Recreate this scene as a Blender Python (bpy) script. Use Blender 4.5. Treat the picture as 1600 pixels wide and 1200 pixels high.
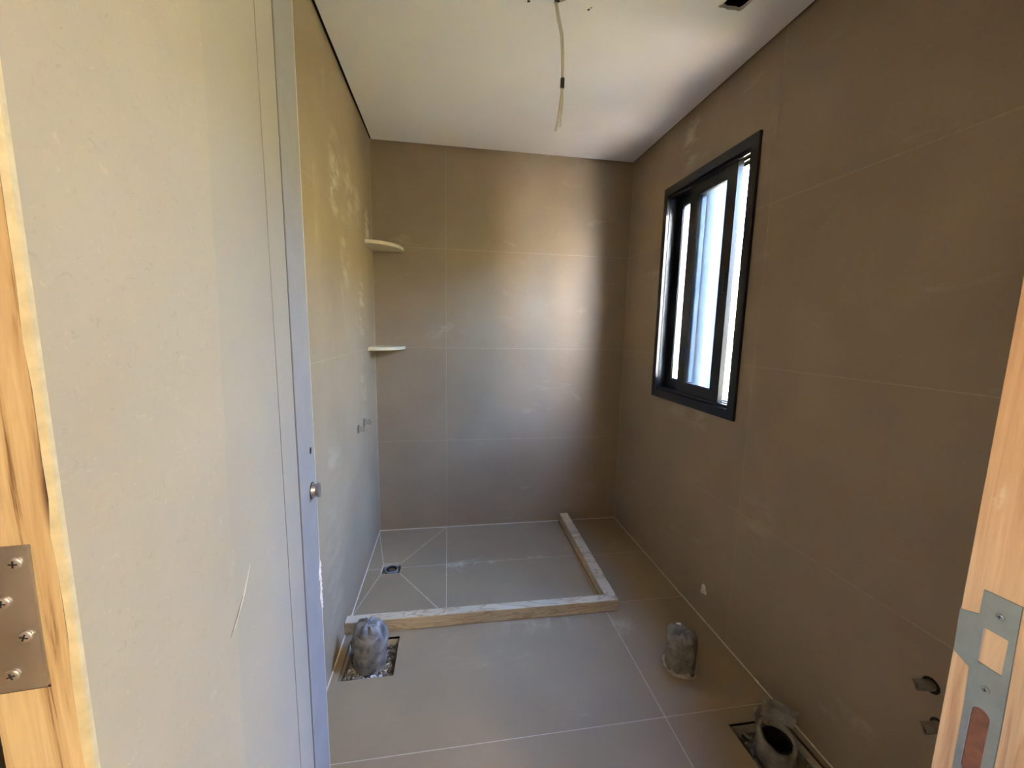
import bpy, bmesh, math, random
from mathutils import Vector, Matrix, noise

# ------------------------------------------------------------------ camera, sky, sun, exposure
C = bpy.context.scene
COL = C.collection
for o in list(bpy.data.objects):
    bpy.data.objects.remove(o)

W, D, H = 1.616, 2.563, 2.383          # room width, depth from the camera, ceiling height
F_PX = 625.1

cd = bpy.data.cameras.new('camera')
cam = bpy.data.objects.new('camera', cd); COL.objects.link(cam)
cd.sensor_fit = 'HORIZONTAL'; cd.sensor_width = 36.0; cd.lens = 36.0 * F_PX / 1600.0
cd.clip_start = 0.02; cd.clip_end = 200
R_ = Vector((0.98767147, -0.15535959, 0.01919542)); U_ = Vector((0.00247585, 0.13811011, 0.99041379)); F_ = Vector((0.15652136, 0.97815592, -0.13679206))
m = Matrix((( R_.x, U_.x, -F_.x, 0.4456), (R_.y, U_.y, -F_.y, 0.0), (R_.z, U_.z, -F_.z, 1.3266), (0, 0, 0, 1)))
cam.matrix_world = m
C.camera = cam

C.view_settings.view_transform = 'Standard'; C.view_settings.look = 'None'
C.view_settings.gamma = 1.0; C.view_settings.use_curve_mapping = False
C.view_settings.exposure = 1.92
C.cycles.use_denoising = True
C.cycles.max_bounces = 14; C.cycles.diffuse_bounces = 9; C.cycles.glossy_bounces = 4
C.cycles.transparent_max_bounces = 12; C.cycles.transmission_bounces = 6
C.cycles.caustics_reflective = False; C.cycles.caustics_refractive = False
C.cycles.sample_clamp_indirect = 12.0

wd = bpy.data.worlds.new('sky'); C.world = wd; wd.use_nodes = True
nt = wd.node_tree; nt.nodes.clear()
sky = nt.nodes.new('ShaderNodeTexSky'); sky.sky_type = 'NISHITA'; sky.sun_disc = False
sky.sun_elevation = math.radians(27); sky.sun_rotation = math.radians(344); sky.air_density = 1.0; sky.dust_density = 0.4; sky.ozone_density = 1.0
bg = nt.nodes.new('ShaderNodeBackground'); bg.inputs[1].default_value = 16.5
wo = nt.nodes.new('ShaderNodeOutputWorld')
tint = nt.nodes.new('ShaderNodeMix'); tint.data_type = 'RGBA'; tint.blend_type = 'MULTIPLY'; tint.inputs[0].default_value = 1.0; tint.inputs[7].default_value = (0.92, 0.985, 1.16, 1)
nt.links.new(sky.outputs[0], tint.inputs[6]); nt.links.new(tint.outputs[2], bg.inputs[0]); nt.links.new(bg.outputs[0], wo.inputs[0])

sl = bpy.data.lights.new('sun', 'SUN'); sl.energy = 250.0; sl.angle = math.radians(0.6); sl.color = (1.0, 0.91, 0.76)
sun = bpy.data.objects.new('sun', sl); COL.objects.link(sun)
sun.rotation_euler = Vector((-0.24, 0.86, 0.45)).to_track_quat('Z', 'Y').to_euler()

def portal(loc, rot, sx, sy):
    l = bpy.data.lights.new('daylight_portal', 'AREA'); l.shape = 'RECTANGLE'; l.size = sx; l.size_y = sy
    l.cycles.is_portal = True
    o = bpy.data.objects.new('daylight_portal', l); COL.objects.link(o); o.location = loc; o.rotation_euler = rot
portal((W + 0.19, 1.793, 1.525), (0, math.radians(90), 0), 1.12, 0.66)
portal((2.99, -1.15, 1.425), (0, math.radians(90), 0), 0.65, 0.5)  # portal for the added opening in the right hallway wall
portal((-1.77, -0.285, 1.25), (0, math.radians(-90), 0), 0.4, 0.27)  # portal for the added opening in the left hallway wall
hl = bpy.data.lights.new('warm_fill_light', 'POINT'); hl.energy = 23.0; hl.color = (1.0, 0.84, 0.62); hl.shadow_soft_size = 0.12  # added unseen fill that warms the door leaf and its wood edge
ho = bpy.data.objects.new('warm_fill_light', hl); COL.objects.link(ho); ho.location = (1.5, -1.3, 2.25)

# ------------------------------------------------------------------ material helpers
def new_mat(name):
    m = bpy.data.materials.new(name); m.use_nodes = True
    t = m.node_tree; b = t.nodes['Principled BSDF']
    return m, t, b
def N(t, kind, **kw):
    n = t.nodes.new(kind)
    for k, v in kw.items():
        if isinstance(k, str) and hasattr(n, k): setattr(n, k, v)
    return n
def L(t, a, b): t.links.new(a, b)
def ramp(t, src, stops):
    r = t.nodes.new('ShaderNodeValToRGB'); L(t, src, r.inputs[0])
    e = r.color_ramp.elements
    e[0].position, e[0].color = stops[0][0], (*stops[0][1], 1); e[1].position, e[1].color = stops[-1][0], (*stops[-1][1], 1)
    for p, c in stops[1:-1]:
        q = e.new(p); q.color = (*c, 1)
    return r.outputs[0]
def pos_noise(t, scale, sc=(1, 1, 1), detail=4.0, rough=0.55, off=(0, 0, 0), dist=0.0):
    g = t.nodes.new('ShaderNodeNewGeometry'); mp = t.nodes.new('ShaderNodeMapping')
    mp.inputs['Scale'].default_value = sc; mp.inputs['Location'].default_value = off
    L(t, g.outputs['Position'], mp.inputs['Vector'])
    n = t.nodes.new('ShaderNodeTexNoise'); n.inputs['Scale'].default_value = scale; n.inputs['Detail'].default_value = detail
    n.inputs['Roughness'].default_value = rough; n.inputs['Distortion'].default_value = dist
    L(t, mp.outputs[0], n.inputs['Vector'])
    return n.outputs['Fac']
def mix(t, fac, a, b, mode='MIX'):
    x = t.nodes.new('ShaderNodeMix'); x.data_type = 'RGBA'; x.blend_type = mode
    for s, v in ((x.inputs[0], fac), (x.inputs[6], a), (x.inputs[7], b)):
        if isinstance(v, (int, float)): s.default_value = v
        elif isinstance(v, tuple): s.default_value = (*v, 1)
        else: L(t, v, s)
    return x.outputs[2]
def bump(t, b, h, strength=0.2, dist=0.002):
    n = t.nodes.new('ShaderNodeBump'); n.inputs['Strength'].default_value = strength; n.inputs['Distance'].default_value = dist
    L(t, h, n.inputs['Height']); L(t, n.outputs[0], b.inputs['Normal'])
def smooth_mask(t, v, lo, hi):
    r = t.nodes.new('ShaderNodeMapRange'); r.interpolation_type = 'SMOOTHSTEP'; r.inputs[1].default_value = lo; r.inputs[2].default_value = hi
    L(t, v, r.inputs[0]); return r.outputs[0]
def mul(t, a, b):
    x = t.nodes.new('ShaderNodeMath'); x.operation = 'MULTIPLY'
    for s, v in ((x.inputs[0], a), (x.inputs[1], b)):
        if isinstance(v, (int, float)): s.default_value = v
        else: L(t, v, s)
    return x.outputs[0]
def add(t, a, b):
    x = t.nodes.new('ShaderNodeMath'); x.operation = 'MAXIMUM'; L(t, a, x.inputs[0]); L(t, b, x.inputs[1]); return x.outputs[0]
def blob(t, p, radius, squash=(1, 1, 1)):
    """1 near the world point p, 0 beyond radius: the outline of one stain"""
    g = t.nodes.new('ShaderNodeNewGeometry'); s = t.nodes.new('ShaderNodeVectorMath'); s.operation = 'SUBTRACT'; s.inputs[1].default_value = p
    L(t, g.outputs['Position'], s.inputs[0])
    q = t.nodes.new('ShaderNodeVectorMath'); q.operation = 'MULTIPLY'; q.inputs[1].default_value = squash; L(t, s.outputs[0], q.inputs[0])
    ln = t.nodes.new('ShaderNodeVectorMath'); ln.operation = 'LENGTH'; L(t, q.outputs[0], ln.inputs[0])
    r = t.nodes.new('ShaderNodeMapRange'); r.interpolation_type = 'SMOOTHSTEP'; r.inputs[1].default_value = radius; r.inputs[2].default_value = radius * 0.15
    L(t, ln.outputs['Value'], r.inputs[0]); return r.outputs[0]

def tile_mat(name, base, stains=(), streak=(1, 1, 1)):
    m, t, b = new_mat(name)
    big = pos_noise(t, 2.2, detail=5)
    lo = tuple(c * 0.88 for c in base); hi = tuple(min(1, c * 1.10) for c in base)
    c = ramp(t, big, [(0.3, lo), (0.7, hi)])
    oi = t.nodes.new('ShaderNodeObjectInfo')
    c = mix(t, mul(t, oi.outputs['Random'], 0.10), c, tuple(x * 0.72 for x in base))
    fine = pos_noise(t, 150, detail=3, rough=0.7)
    c = mix(t, mul(t, smooth_mask(t, fine, 0.60, 0.75), 0.30), c, tuple(min(1, x * 1.6) for x in base))
    c = mix(t, mul(t, smooth_mask(t, fine, 0.40, 0.28), 0.25), c, tuple(x * 0.6 for x in base))
    haze = pos_noise(t, 5.0, sc=streak, detail=8, rough=0.68, off=(3, 1, 7), dist=0.6)
    c = mix(t, mul(t, smooth_mask(t, haze, 0.60, 0.74), 0.32), c, (0.60, 0.53, 0.42))
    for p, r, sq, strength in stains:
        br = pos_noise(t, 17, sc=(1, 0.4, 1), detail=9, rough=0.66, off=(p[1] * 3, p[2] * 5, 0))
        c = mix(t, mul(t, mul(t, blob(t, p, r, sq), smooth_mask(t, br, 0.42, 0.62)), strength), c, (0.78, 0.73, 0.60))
    L(t, c, b.inputs['Base Color']); b.inputs['Roughness'].default_value = 0.52; b.inputs['Specular IOR Level'].default_value = 0.35
    bump(t, b, fine, 0.12, 0.001)
    return m
def plain(name, col, rough=0.6, metal=0.0, var=0.12, scale=30, bmp=0.0, spec=0.5):
    m, t, b = new_mat(name)
    n = pos_noise(t, scale, detail=5)
    L(t, ramp(t, n, [(0.3, tuple(c * (1 - var) for c in col)), (0.7, tuple(min(1, c * (1 + var)) for c in col))]), b.inputs['Base Color'])
    b.inputs['Roughness'].default_value = rough; b.inputs['Metallic'].default_value = metal; b.inputs['Specular IOR Level'].default_value = spec
    if bmp: bump(t, b, n, bmp, 0.004)
    return m
def wood_mat(name, light, mid, dark, amount, stains=(), patch=(), across=(1, 3.2)):
    m, t, b = new_mat(name)
    grain = pos_noise(t, 26, sc=(across[0], across[1], 0.13), detail=6, rough=0.62, dist=0.9)
    fib = pos_noise(t, 240, sc=(1, 1, 0.05), detail=3)
    c = ramp(t, grain, [(0.34 - amount, dark), (0.44, mid), (0.60, light)])
    c = mix(t, mul(t, smooth_mask(t, fib, 0.48, 0.72), 0.38), c, mid)
    for p, r, sq in stains:
        br = pos_noise(t, 60, sc=(1, 1, 0.2), detail=4)
        c = mix(t, mul(t, mul(t, blob(t, p, r, sq), smooth_mask(t, br, 0.35, 0.5)), 0.92), c, (0.085, 0.035, 0.022))
    for p, r, sq in patch:
        br = pos_noise(t, 45, sc=(1, 1, 0.6), detail=5)
        c = mix(t, mul(t, mul(t, blob(t, p, r, sq), smooth_mask(t, br, 0.38, 0.52)), 0.7), c, (0.80, 0.70, 0.56))
    L(t, c, b.inputs['Base Color']); b.inputs['Roughness'].default_value = 0.6; b.inputs['Specular IOR Level'].default_value = 0.3
    bump(t, b, fib, 0.15, 0.001)
    return m

TILE = (0.335, 0.256, 0.172)
M = {}
M['tile'] = tile_mat('greige_porcelain', TILE, streak=(0.5, 0.5, 1.5))
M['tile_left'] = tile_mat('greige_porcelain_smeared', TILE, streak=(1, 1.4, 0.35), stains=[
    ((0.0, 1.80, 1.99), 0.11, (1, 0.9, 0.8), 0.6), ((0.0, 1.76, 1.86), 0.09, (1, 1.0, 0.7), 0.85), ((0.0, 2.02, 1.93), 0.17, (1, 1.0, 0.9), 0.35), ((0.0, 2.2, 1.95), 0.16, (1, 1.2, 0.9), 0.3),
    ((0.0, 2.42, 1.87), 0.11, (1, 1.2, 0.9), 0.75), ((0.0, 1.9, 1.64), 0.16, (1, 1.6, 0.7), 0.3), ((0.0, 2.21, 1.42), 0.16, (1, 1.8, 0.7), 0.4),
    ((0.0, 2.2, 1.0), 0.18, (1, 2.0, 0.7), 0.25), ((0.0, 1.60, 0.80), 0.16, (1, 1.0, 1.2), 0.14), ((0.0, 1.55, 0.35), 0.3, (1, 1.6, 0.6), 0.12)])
M['tile_right'] = tile_mat('greige_porcelain_right', TILE, streak=(1, 0.5, 1.4), stains=[
    ((W, 1.93, 2.24), 0.13, (1, 1.4, 0.7), 0.4), ((W, 1.75, 0.92), 0.22, (1, 0.8, 3.0), 0.22), ((W, 1.30, 0.62), 0.14, (1, 1, 1), 0.15)])
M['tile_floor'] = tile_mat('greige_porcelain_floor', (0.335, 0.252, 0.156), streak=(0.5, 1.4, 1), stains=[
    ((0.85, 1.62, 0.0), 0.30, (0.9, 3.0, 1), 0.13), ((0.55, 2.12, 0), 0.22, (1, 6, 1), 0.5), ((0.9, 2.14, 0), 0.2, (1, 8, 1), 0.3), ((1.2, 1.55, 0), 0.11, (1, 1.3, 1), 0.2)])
M['grout'] = plain('cream_grout', (0.62, 0.545, 0.43), 0.85, var=0.15, scale=60)
M['grout_wall'] = plain('tan_grout', (0.43, 0.345, 0.25), 0.85, var=0.15, scale=60)
M['ceiling'] = plain('white_plasterboard', (0.83, 0.815, 0.845), 0.9, var=0.02, scale=3)
M['dark'] = plain('dark_void', (0.012, 0.010, 0.009), 0.9)
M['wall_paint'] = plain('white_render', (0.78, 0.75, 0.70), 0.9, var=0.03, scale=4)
M['bounce_warm'] = plain('warm_bounce_surface', (0.80, 0.64, 0.39), 0.9, var=0.03, scale=4)  # for the added bounce wall, warm so its bounced light is warm
M['blocker_dark'] = plain('near_black_surface', (0.010, 0.010, 0.012), 0.95, var=0.3, scale=2, spec=0.0)  # for the added dark block, near black to dim the glass
M['bounce_ground'] = plain('tan_bounce_surface', (0.22, 0.17, 0.105), 0.9, var=0.06, scale=6)  # for the added ground patch that bounces sun upward
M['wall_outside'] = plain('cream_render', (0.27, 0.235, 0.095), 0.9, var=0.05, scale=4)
M['concrete'] = plain('rough_concrete', (0.17, 0.15, 0.125), 0.95, var=0.4, scale=60, bmp=0.6)
M['gravel'] = plain('grey_rubble', (0.24, 0.22, 0.19), 0.95, var=0.55, scale=45, bmp=0.4)
M['mortar'] = plain('pale_mortar', (0.40, 0.35, 0.28), 0.95, var=0.3, scale=70, bmp=0.5)
M['plaster'] = plain('white_plaster', (0.74, 0.68, 0.58), 0.95, var=0.15, scale=70, bmp=0.4)
M['frame'] = plain('black_aluminium', (0.007, 0.007, 0.010), 0.36, var=0.1, scale=200, spec=0.4)
M['steel'] = plain('brushed_steel', (0.47, 0.44, 0.44), 0.38, metal=0.9, var=0.12, scale=25)
M['zinc'] = plain('zinc_plate', (0.27, 0.26, 0.235), 0.50, metal=0.55, var=0.1, scale=40)
M['chrome'] = plain('chrome', (0.75, 0.75, 0.76), 0.14, metal=1.0, var=0.03)
M['shelf'] = plain('cream_stone', (0.68, 0.60, 0.44), 0.45, var=0.07, scale=25)
m_, t_, b_ = new_mat('white_wire_sheath')                 # thin white sheath that lets some light through
b_.inputs['Base Color'].default_value = (0.90, 0.86, 0.78, 1); b_.inputs['Roughness'].default_value = 0.4
tl_ = t_.nodes.new('ShaderNodeBsdfTranslucent'); tl_.inputs[0].default_value = (0.92, 0.88, 0.80, 1)
mx_ = t_.nodes.new('ShaderNodeMixShader'); mx_.inputs[0].default_value = 0.45; L(t_, b_.outputs[0], mx_.inputs[1]); L(t_, tl_.outputs[0], mx_.inputs[2]); L(t_, mx_.outputs[0], t_.nodes['Material Output'].inputs[0])
M['wire'] = m_
M['tape'] = plain('black_tape', (0.018, 0.018, 0.02), 0.45)
M['wrap'] = plain('grey_pipe_wrap', (0.20, 0.192, 0.185), 0.42, var=0.75, scale=22, bmp=0.5)
M['wrap_dark'] = plain('dusty_pipe_wrap', (0.215, 0.19, 0.155), 0.6, var=0.5, scale=28, bmp=0.5)
M['pvc'] = plain('dark_plastic', (0.05, 0.048, 0.05), 0.4)
M['ring'] = plain('grey_plastic', (0.22, 0.23, 0.25), 0.4)
M['cavity'] = plain('red_brown_wood', (0.17, 0.055, 0.025), 0.6, var=0.4, scale=60)
M['torn'] = plain('pale_plastic', (0.24, 0.20, 0.145), 0.6, var=0.4)
M['grass'] = plain('dry_grass', (0.10, 0.088, 0.04), 0.95, var=0.2, scale=2)
M['jamb_left'] = wood_mat('striped_hardwood', (0.62, 0.47, 0.285), (0.47, 0.32, 0.175), (0.20, 0.11, 0.055), -0.03,
    stains=[((0.1835, 0.297, 1.215), 0.055, (11, 1, 1.0)), ((0.1850, 0.297, 1.165), 0.028, (12, 1, 1.0))], across=(2.6, 1))
M['jamb_right'] = wood_mat('pinkish_cedar', (0.60, 0.36, 0.205), (0.52, 0.29, 0.155), (0.42, 0.215, 0.11), -0.02,
    patch=[((0.977, 0.2955, 1.174), 0.020, (1, 2.2, 1.0))])
# door leaf: pale board with short fibres
m_, t_, b_ = new_mat('pale_fibreboard')
f1 = pos_noise(t_, 75, sc=(1, 1.0, 1.1), detail=5, rough=0.7, dist=1.6); f2 = pos_noise(t_, 3.2, detail=4)
c_ = ramp(t_, f2, [(0.3, (0.385, 0.348, 0.295)), (0.7, (0.44, 0.40, 0.34))])
c_ = mix(t_, mul(t_, smooth_mask(t_, f1, 0.58, 0.70), 0.42), c_, (0.54, 0.49, 0.39))
c_ = mix(t_, mul(t_, smooth_mask(t_, f1, 0.42, 0.30), 0.28), c_, (0.26, 0.235, 0.185))
g_ = t_.nodes.new('ShaderNodeNewGeometry'); sx = t_.nodes.new('ShaderNodeSeparateXYZ'); L(t_, g_.outputs['Position'], sx.inputs[0])
wob = t_.nodes.new('ShaderNodeMath'); wob.operation = 'MULTIPLY_ADD'; L(t_, pos_noise(t_, 9, detail=6), wob.inputs[0]); wob.inputs[1].default_value = 0.03
slope = t_.nodes.new('ShaderNodeMath'); slope.operation = 'MULTIPLY_ADD'; L(t_, sx.outputs['Z'], slope.inputs[0]); slope.inputs[1].default_value = -0.045; L(t_, sx.outputs['Y'], slope.inputs[2]); L(t_, slope.outputs[0], wob.inputs[2])
c_ = mix(t_, mul(t_, smooth_mask(t_, wob.outputs[0], 0.500, 0.508), 0.45), c_, (0.36, 0.34, 0.315))     # where the coat has been wiped on along the stile
L(t_, c_, b_.inputs['Base Color']); b_.inputs['Roughness'].default_value = 0.7; b_.inputs['Specular IOR Level'].default_value = 0.25
bump(t_, b_, f1, 0.10, 0.001)
M['door'] = m_
M['lipping'] = plain('pale_wood_lipping', (0.60, 0.53, 0.37), 0.7, var=0.16, scale=70)
M['groove'] = plain('dark_joint', (0.085, 0.078, 0.065), 0.9)
M['door_edge'] = plain('grey_coated_board', (0.300, 0.290, 0.300), 0.55, var=0.06, scale=14)
M['door_lip'] = plain('pale_edge_band', (0.62, 0.58, 0.49), 0.7, var=0.08)
# cream marble with brown veins
m_, t_, b_ = new_mat('veined_cream_marble')
v1 = pos_noise(t_, 7, sc=(0.35, 1, 2.4), detail=7, rough=0.62, dist=1.8)
c_ = ramp(t_, v1, [(0.30, (0.54, 0.43, 0.285)), (0.47, (0.58, 0.475, 0.33)), (0.497, (0.36, 0.25, 0.14)), (0.52, (0.60, 0.50, 0.355)), (0.7, (0.66, 0.56, 0.41))])
v2 = pos_noise(t_, 160, detail=2)
c_ = mix(t_, mul(t_, smooth_mask(t_, v2, 0.55, 0.7), 0.25), c_, (0.72, 0.64, 0.5))
L(t_, c_, b_.inputs['Base Color']); b_.inputs['Roughness'].default_value = 0.5
M['marble'] = m_
# obscured window glass: lets light through, scatters part of it
m_, t_, b_ = new_mat('obscured_glass')
t_.nodes.remove(b_)
tr = t_.nodes.new('ShaderNodeBsdfTransparent'); tr.inputs[0].default_value = (0.76, 0.78, 0.80, 1)
tl = t_.nodes.new('ShaderNodeBsdfTranslucent'); tl.inputs[0].default_value = (0.10, 0.125, 0.145, 1)
gl = t_.nodes.new('ShaderNodeBsdfGlossy'); gl.inputs[0].default_value = (0.9, 0.95, 1, 1); gl.inputs[1].default_value = 0.08
nz = pos_noise(t_, 320, detail=2)
mr = t_.nodes.new('ShaderNodeMapRange'); mr.inputs[1].default_value = 0.3; mr.inputs[2].default_value = 0.7; mr.inputs[3].default_value = 0.08; mr.inputs[4].default_value = 0.26; L(t_, nz, mr.inputs[0])
x1 = t_.nodes.new('ShaderNodeMixShader'); L(t_, mr.outputs[0], x1.inputs[0]); L(t_, tr.outputs[0], x1.inputs[1]); L(t_, tl.outputs[0], x1.inputs[2])
x2 = t_.nodes.new('ShaderNodeMixShader'); x2.inputs[0].default_value = 0.06; L(t_, x1.outputs[0], x2.inputs[1]); L(t_, gl.outputs[0], x2.inputs[2])
L(t_, x2.outputs[0], t_.nodes['Material Output'].inputs[0])
M['glass'] = m_

# ------------------------------------------------------------------ mesh helpers
WPOS = {}
def wpos(o): return WPOS.get(o.name, Vector((0, 0, 0)))
def put(name, verts, faces, mat, parent=None, smooth=False, bevel=0.0):
    """link one mesh object, its origin at the middle of its base"""
    xs = [v[0] for v in verts]; ys = [v[1] for v in verts]; zs = [v[2] for v in verts]
    o0 = Vector(((min(xs) + max(xs)) / 2, (min(ys) + max(ys)) / 2, min(zs)))
    me = bpy.data.meshes.new(name)
    me.from_pydata([tuple(Vector(v) - o0) for v in verts], [], faces)
    bm = bmesh.new(); bm.from_mesh(me); bmesh.ops.recalc_face_normals(bm, faces=bm.faces[:])
    if bevel: bmesh.ops.bevel(bm, geom=[e for e in bm.edges if len(e.link_faces) == 2 and e.calc_face_angle(0) > 0.6], offset=bevel, segments=2, affect='EDGES', clamp_overlap=True)
    if smooth:
        for f in bm.faces: f.smooth = True
    bm.to_mesh(me); bm.free()
    me.materials.append(M[mat] if isinstance(mat, str) else mat)
    o = bpy.data.objects.new(name, me); COL.objects.link(o)
    if parent is not None:
        o.parent = parent; o.location = o0 - wpos(parent)
    else: o.location = o0
    WPOS[o.name] = o0
    return o
class MB:
    def __init__(s): s.v = []; s.f = []
    def addvf(s, v, f):
        n = len(s.v); s.v += [tuple(x) for x in v]; s.f += [[i + n for i in q] for q in f]; return s
    def box(s, a, b):
        x0, y0, z0 = a; x1, y1, z1 = b
        return s.addvf([(x0, y0, z0), (x1, y0, z0), (x1, y1, z0), (x0, y1, z0), (x0, y0, z1), (x1, y0, z1), (x1, y1, z1), (x0, y1, z1)],
                       [[0, 3, 2, 1], [4, 5, 6, 7], [0, 1, 5, 4], [1, 2, 6, 5], [2, 3, 7, 6], [3, 0, 4, 7]])
    def prism(s, poly, axis, lo, hi):
        """poly of 2D points in the two axes other than `axis`, extruded from lo to hi"""
        n = len(poly); v = []
        for h in (lo, hi):
            for p in poly:
                q = [p[0], p[1]]; q.insert(axis, h); v.append(tuple(q))
        return s.addvf(v, [list(range(n))[::-1], list(range(n, 2 * n))] + [[i, (i + 1) % n, n + (i + 1) % n, n + i] for i in range(n)])
    def cyl(s, p, axis_dir, r, h, n=20, r2=None):
        d = Vector(axis_dir).normalized(); a = d.orthogonal().normalized(); b = d.cross(a); r2 = r if r2 is None else r2
        v = [Vector(p) + a * r * math.cos(2 * math.pi * i / n) + b * r * math.sin(2 * math.pi * i / n) for i in range(n)]
        v += [Vector(p) + d * h + a * r2 * math.cos(2 * math.pi * i / n) + b * r2 * math.sin(2 * math.pi * i / n) for i in range(n)]
        return s.addvf(v, [list(range(n))[::-1], list(range(n, 2 * n))] + [[i, (i + 1) % n, n + (i + 1) % n, n + i] for i in range(n)])
    def tube(s, pts, r, n=10):
        pts = [Vector(p) for p in pts]; v = []
        for k, p in enumerate(pts):
            d = (pts[min(k + 1, len(pts) - 1)] - pts[max(k - 1, 0)]).normalized(); a = d.cross(Vector((0.3, 1, 0.1))).normalized(); b = d.cross(a)
            rr = r[k] if isinstance(r, (list, tuple)) else r
            v += [p + a * rr * math.cos(2 * math.pi * i / n) + b * rr * math.sin(2 * math.pi * i / n) for i in range(n)]
        f = [[k * n + i, k * n + (i + 1) % n, (k + 1) * n + (i + 1) % n, (k + 1) * n + i] for k in range(len(pts) - 1) for i in range(n)]
        return s.addvf(v, f + [list(range(n))[::-1], list(range((len(pts) - 1) * n, len(pts) * n))])
    def put(s, name, mat, parent=None, **kw): return put(name, s.v, s.f, mat, parent, **kw)
def box(name, a, b, mat, parent=None, **kw): return MB().box(a, b).put(name, mat, parent, **kw)
def prism(name, poly, axis, lo, hi, mat, parent=None, **kw): return MB().prism(poly, axis, lo, hi).put(name, mat, parent, **kw)
def slab(mb, axis, lo, hi, rect, holes):
    """a slab with rectangular openings: cells of the grid that the edges draw, without those in an opening"""
    us = sorted({rect[0], rect[2]} | {min(max(h[i], rect[0]), rect[2]) for h in holes for i in (0, 2)})
    vs = sorted({rect[1], rect[3]} | {min(max(h[i], rect[1]), rect[3]) for h in holes for i in (1, 3)})
    for u0, u1 in zip(us, us[1:]):
        for v0, v1 in zip(vs, vs[1:]):
            cu, cv = (u0 + u1) / 2, (v0 + v1) / 2
            if u1 - u0 < 1e-6 or v1 - v0 < 1e-6 or any(h[0] < cu < h[2] and h[1] < cv < h[3] for h in holes): continue
            mb.prism([(u0, v0), (u1, v0), (u1, v1), (u0, v1)], axis, lo, hi)
    return mb
def struct(o): o['kind'] = 'structure'; return o
def empty(name, loc):
    o = bpy.data.objects.new(name, None); COL.objects.link(o); o.location = loc; o.empty_display_size = 0.05; WPOS[o.name] = Vector(loc); return o
def tag(o, label, cat, group=None):
    o['label'] = label; o['category'] = cat
    if group: o['group'] = group
    return o
def copy_tree(o, delta, parent=None):
    c = o.copy(); COL.objects.link(c)
    if parent is None: c.location = o.location + Vector(delta)
    else: c.parent = parent
    for ch in [x for x in bpy.data.objects if x.parent == o]: copy_tree(ch, delta, c)
    return c

# ------------------------------------------------------------------ setting: walls with tiles
G = 0.0013            # half a joint
PR = 0.0004           # how far a tile stands proud of the grout
WIN = (1.470, 0.980, 2.115, 2.070)          # rough opening of the window: y0, z0, y1, z1
ROWS = [(0.0, 0.6), (0.6, 1.2), (1.2, 1.8), (1.8, 2.41)]

wall_back = struct(box('wall_back', (-0.15, D + PR, -0.15), (W + 0.17, D + 0.15, 2.62), 'grout_wall'))
for z0, z1 in ROWS:
    for x0, x1 in ((0.0, 0.432), (0.432, W)):
        box('tile', (x0 + G, D, z0 + G), (x1 - G, D + 0.008, z1 - G), 'tile', wall_back)
wall_left = struct(box('wall_left', (-0.15, 0.15, -0.15), (-PR, D + PR, 2.62), 'grout_wall'))
for z0, z1 in ROWS:
    for y0, y1 in ((0.31, 1.384), (1.384, D)):
        box('tile', (-0.008, y0 + G, z0 + G), (0.0, y1 - G, z1 - G), 'tile_left', wall_left)
wall_right = struct(slab(MB(), 0, W + PR, W + 0.17, (0.15, -0.15, D + PR, 2.62), [WIN]).put('wall_right', 'grout_wall'))
wy0, wz0, wy1, wz1 = WIN
JY = 1.384
def rtile(poly): prism('tile', poly, 0, W, W + 0.008, 'tile_right', wall_right)
for z0, z1 in ROWS:
    z0 += G; z1 -= G
    rtile([(0.31 + G, z0), (JY - G, z0), (JY - G, z1), (0.31 + G, z1)])
    a, b = JY + G, D - G
    if z1 < wz0: rtile([(a, z0), (b, z0), (b, z1), (a, z1)])
    elif z0 < wz0: rtile([(a, z0), (b, z0), (b, z1), (wy1, z1), (wy1, wz0), (wy0, wz0), (wy0, z1), (a, z1)])
    elif z1 < wz1:
        rtile([(a, z0), (wy0, z0), (wy0, z1), (a, z1)]); rtile([(wy1, z0), (b, z0), (b, z1), (wy1, z1)])
    else: rtile([(a, z0), (wy0, z0), (wy0, wz1), (wy1, wz1), (wy1, z0), (b, z0), (b, z1), (a, z1)])

DX0, DX1, DZ = 0.125, 0.977, 2.10       # clear door opening between the jambs
wall_front = struct(slab(MB(), 1, 0.15, 0.304, (-0.15, -0.15, W + PR, 2.62), [(DX0 - 0.037, -0.04, DX1 + 0.037, DZ + 0.037)]).put('wall_front', 'wall_paint'))

# floor: pits where drains come up, tiles round them, the shower's pieces cut towards the drain
PIT1 = (0.031, 1.418, 0.234, 1.618)
PIT3 = (1.388, 0.862, 1.592, 1.062)
PITD = (0.080, 2.080, 0.181, 2.178)
PITS = [PIT1, PIT3, PITD]
floor = struct(slab(MB(), 2, -0.045, -PR, (0.0, 0.15, W, D), PITS).put('floor', 'grout'))
box('screed', (0.0, 0.15, -0.15), (W, D, -0.045), 'concrete', floor)
def ftile(poly): prism('tile', poly, 2, -0.010, 0.0, 'tile_floor', floor)
def frect(x0, y0, x1, y1): ftile([(x0 + G, y0 + G), (x1 - G, y0 + G), (x1 - G, y1 - G), (x0 + G, y1 - G)])
mb = MB()                                # bead of grout where the floor meets the walls
B_ = 0.0038
mb.prism([(D - B_, 0.0), (D, 0.0), (D, B_)], 0, 0.0, 1.211); mb.prism([(D - B_, 0.0), (D, 0.0), (D, B_)], 0, 1.267, W)
mb.prism([(0.0, 0.0), (B_, 0.0), (0.0, B_)], 1, 1.703, D); mb.prism([(0.0, 0.0), (B_, 0.0), (0.0, B_)], 1, 0.31, 1.654)
mb.prism([(W - B_, 0.0), (W, 0.0), (W, B_)], 1, 0.31, D)
mb.put('grout_bead', 'grout', floor)
mb = MB(); B2 = 0.0028
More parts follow.
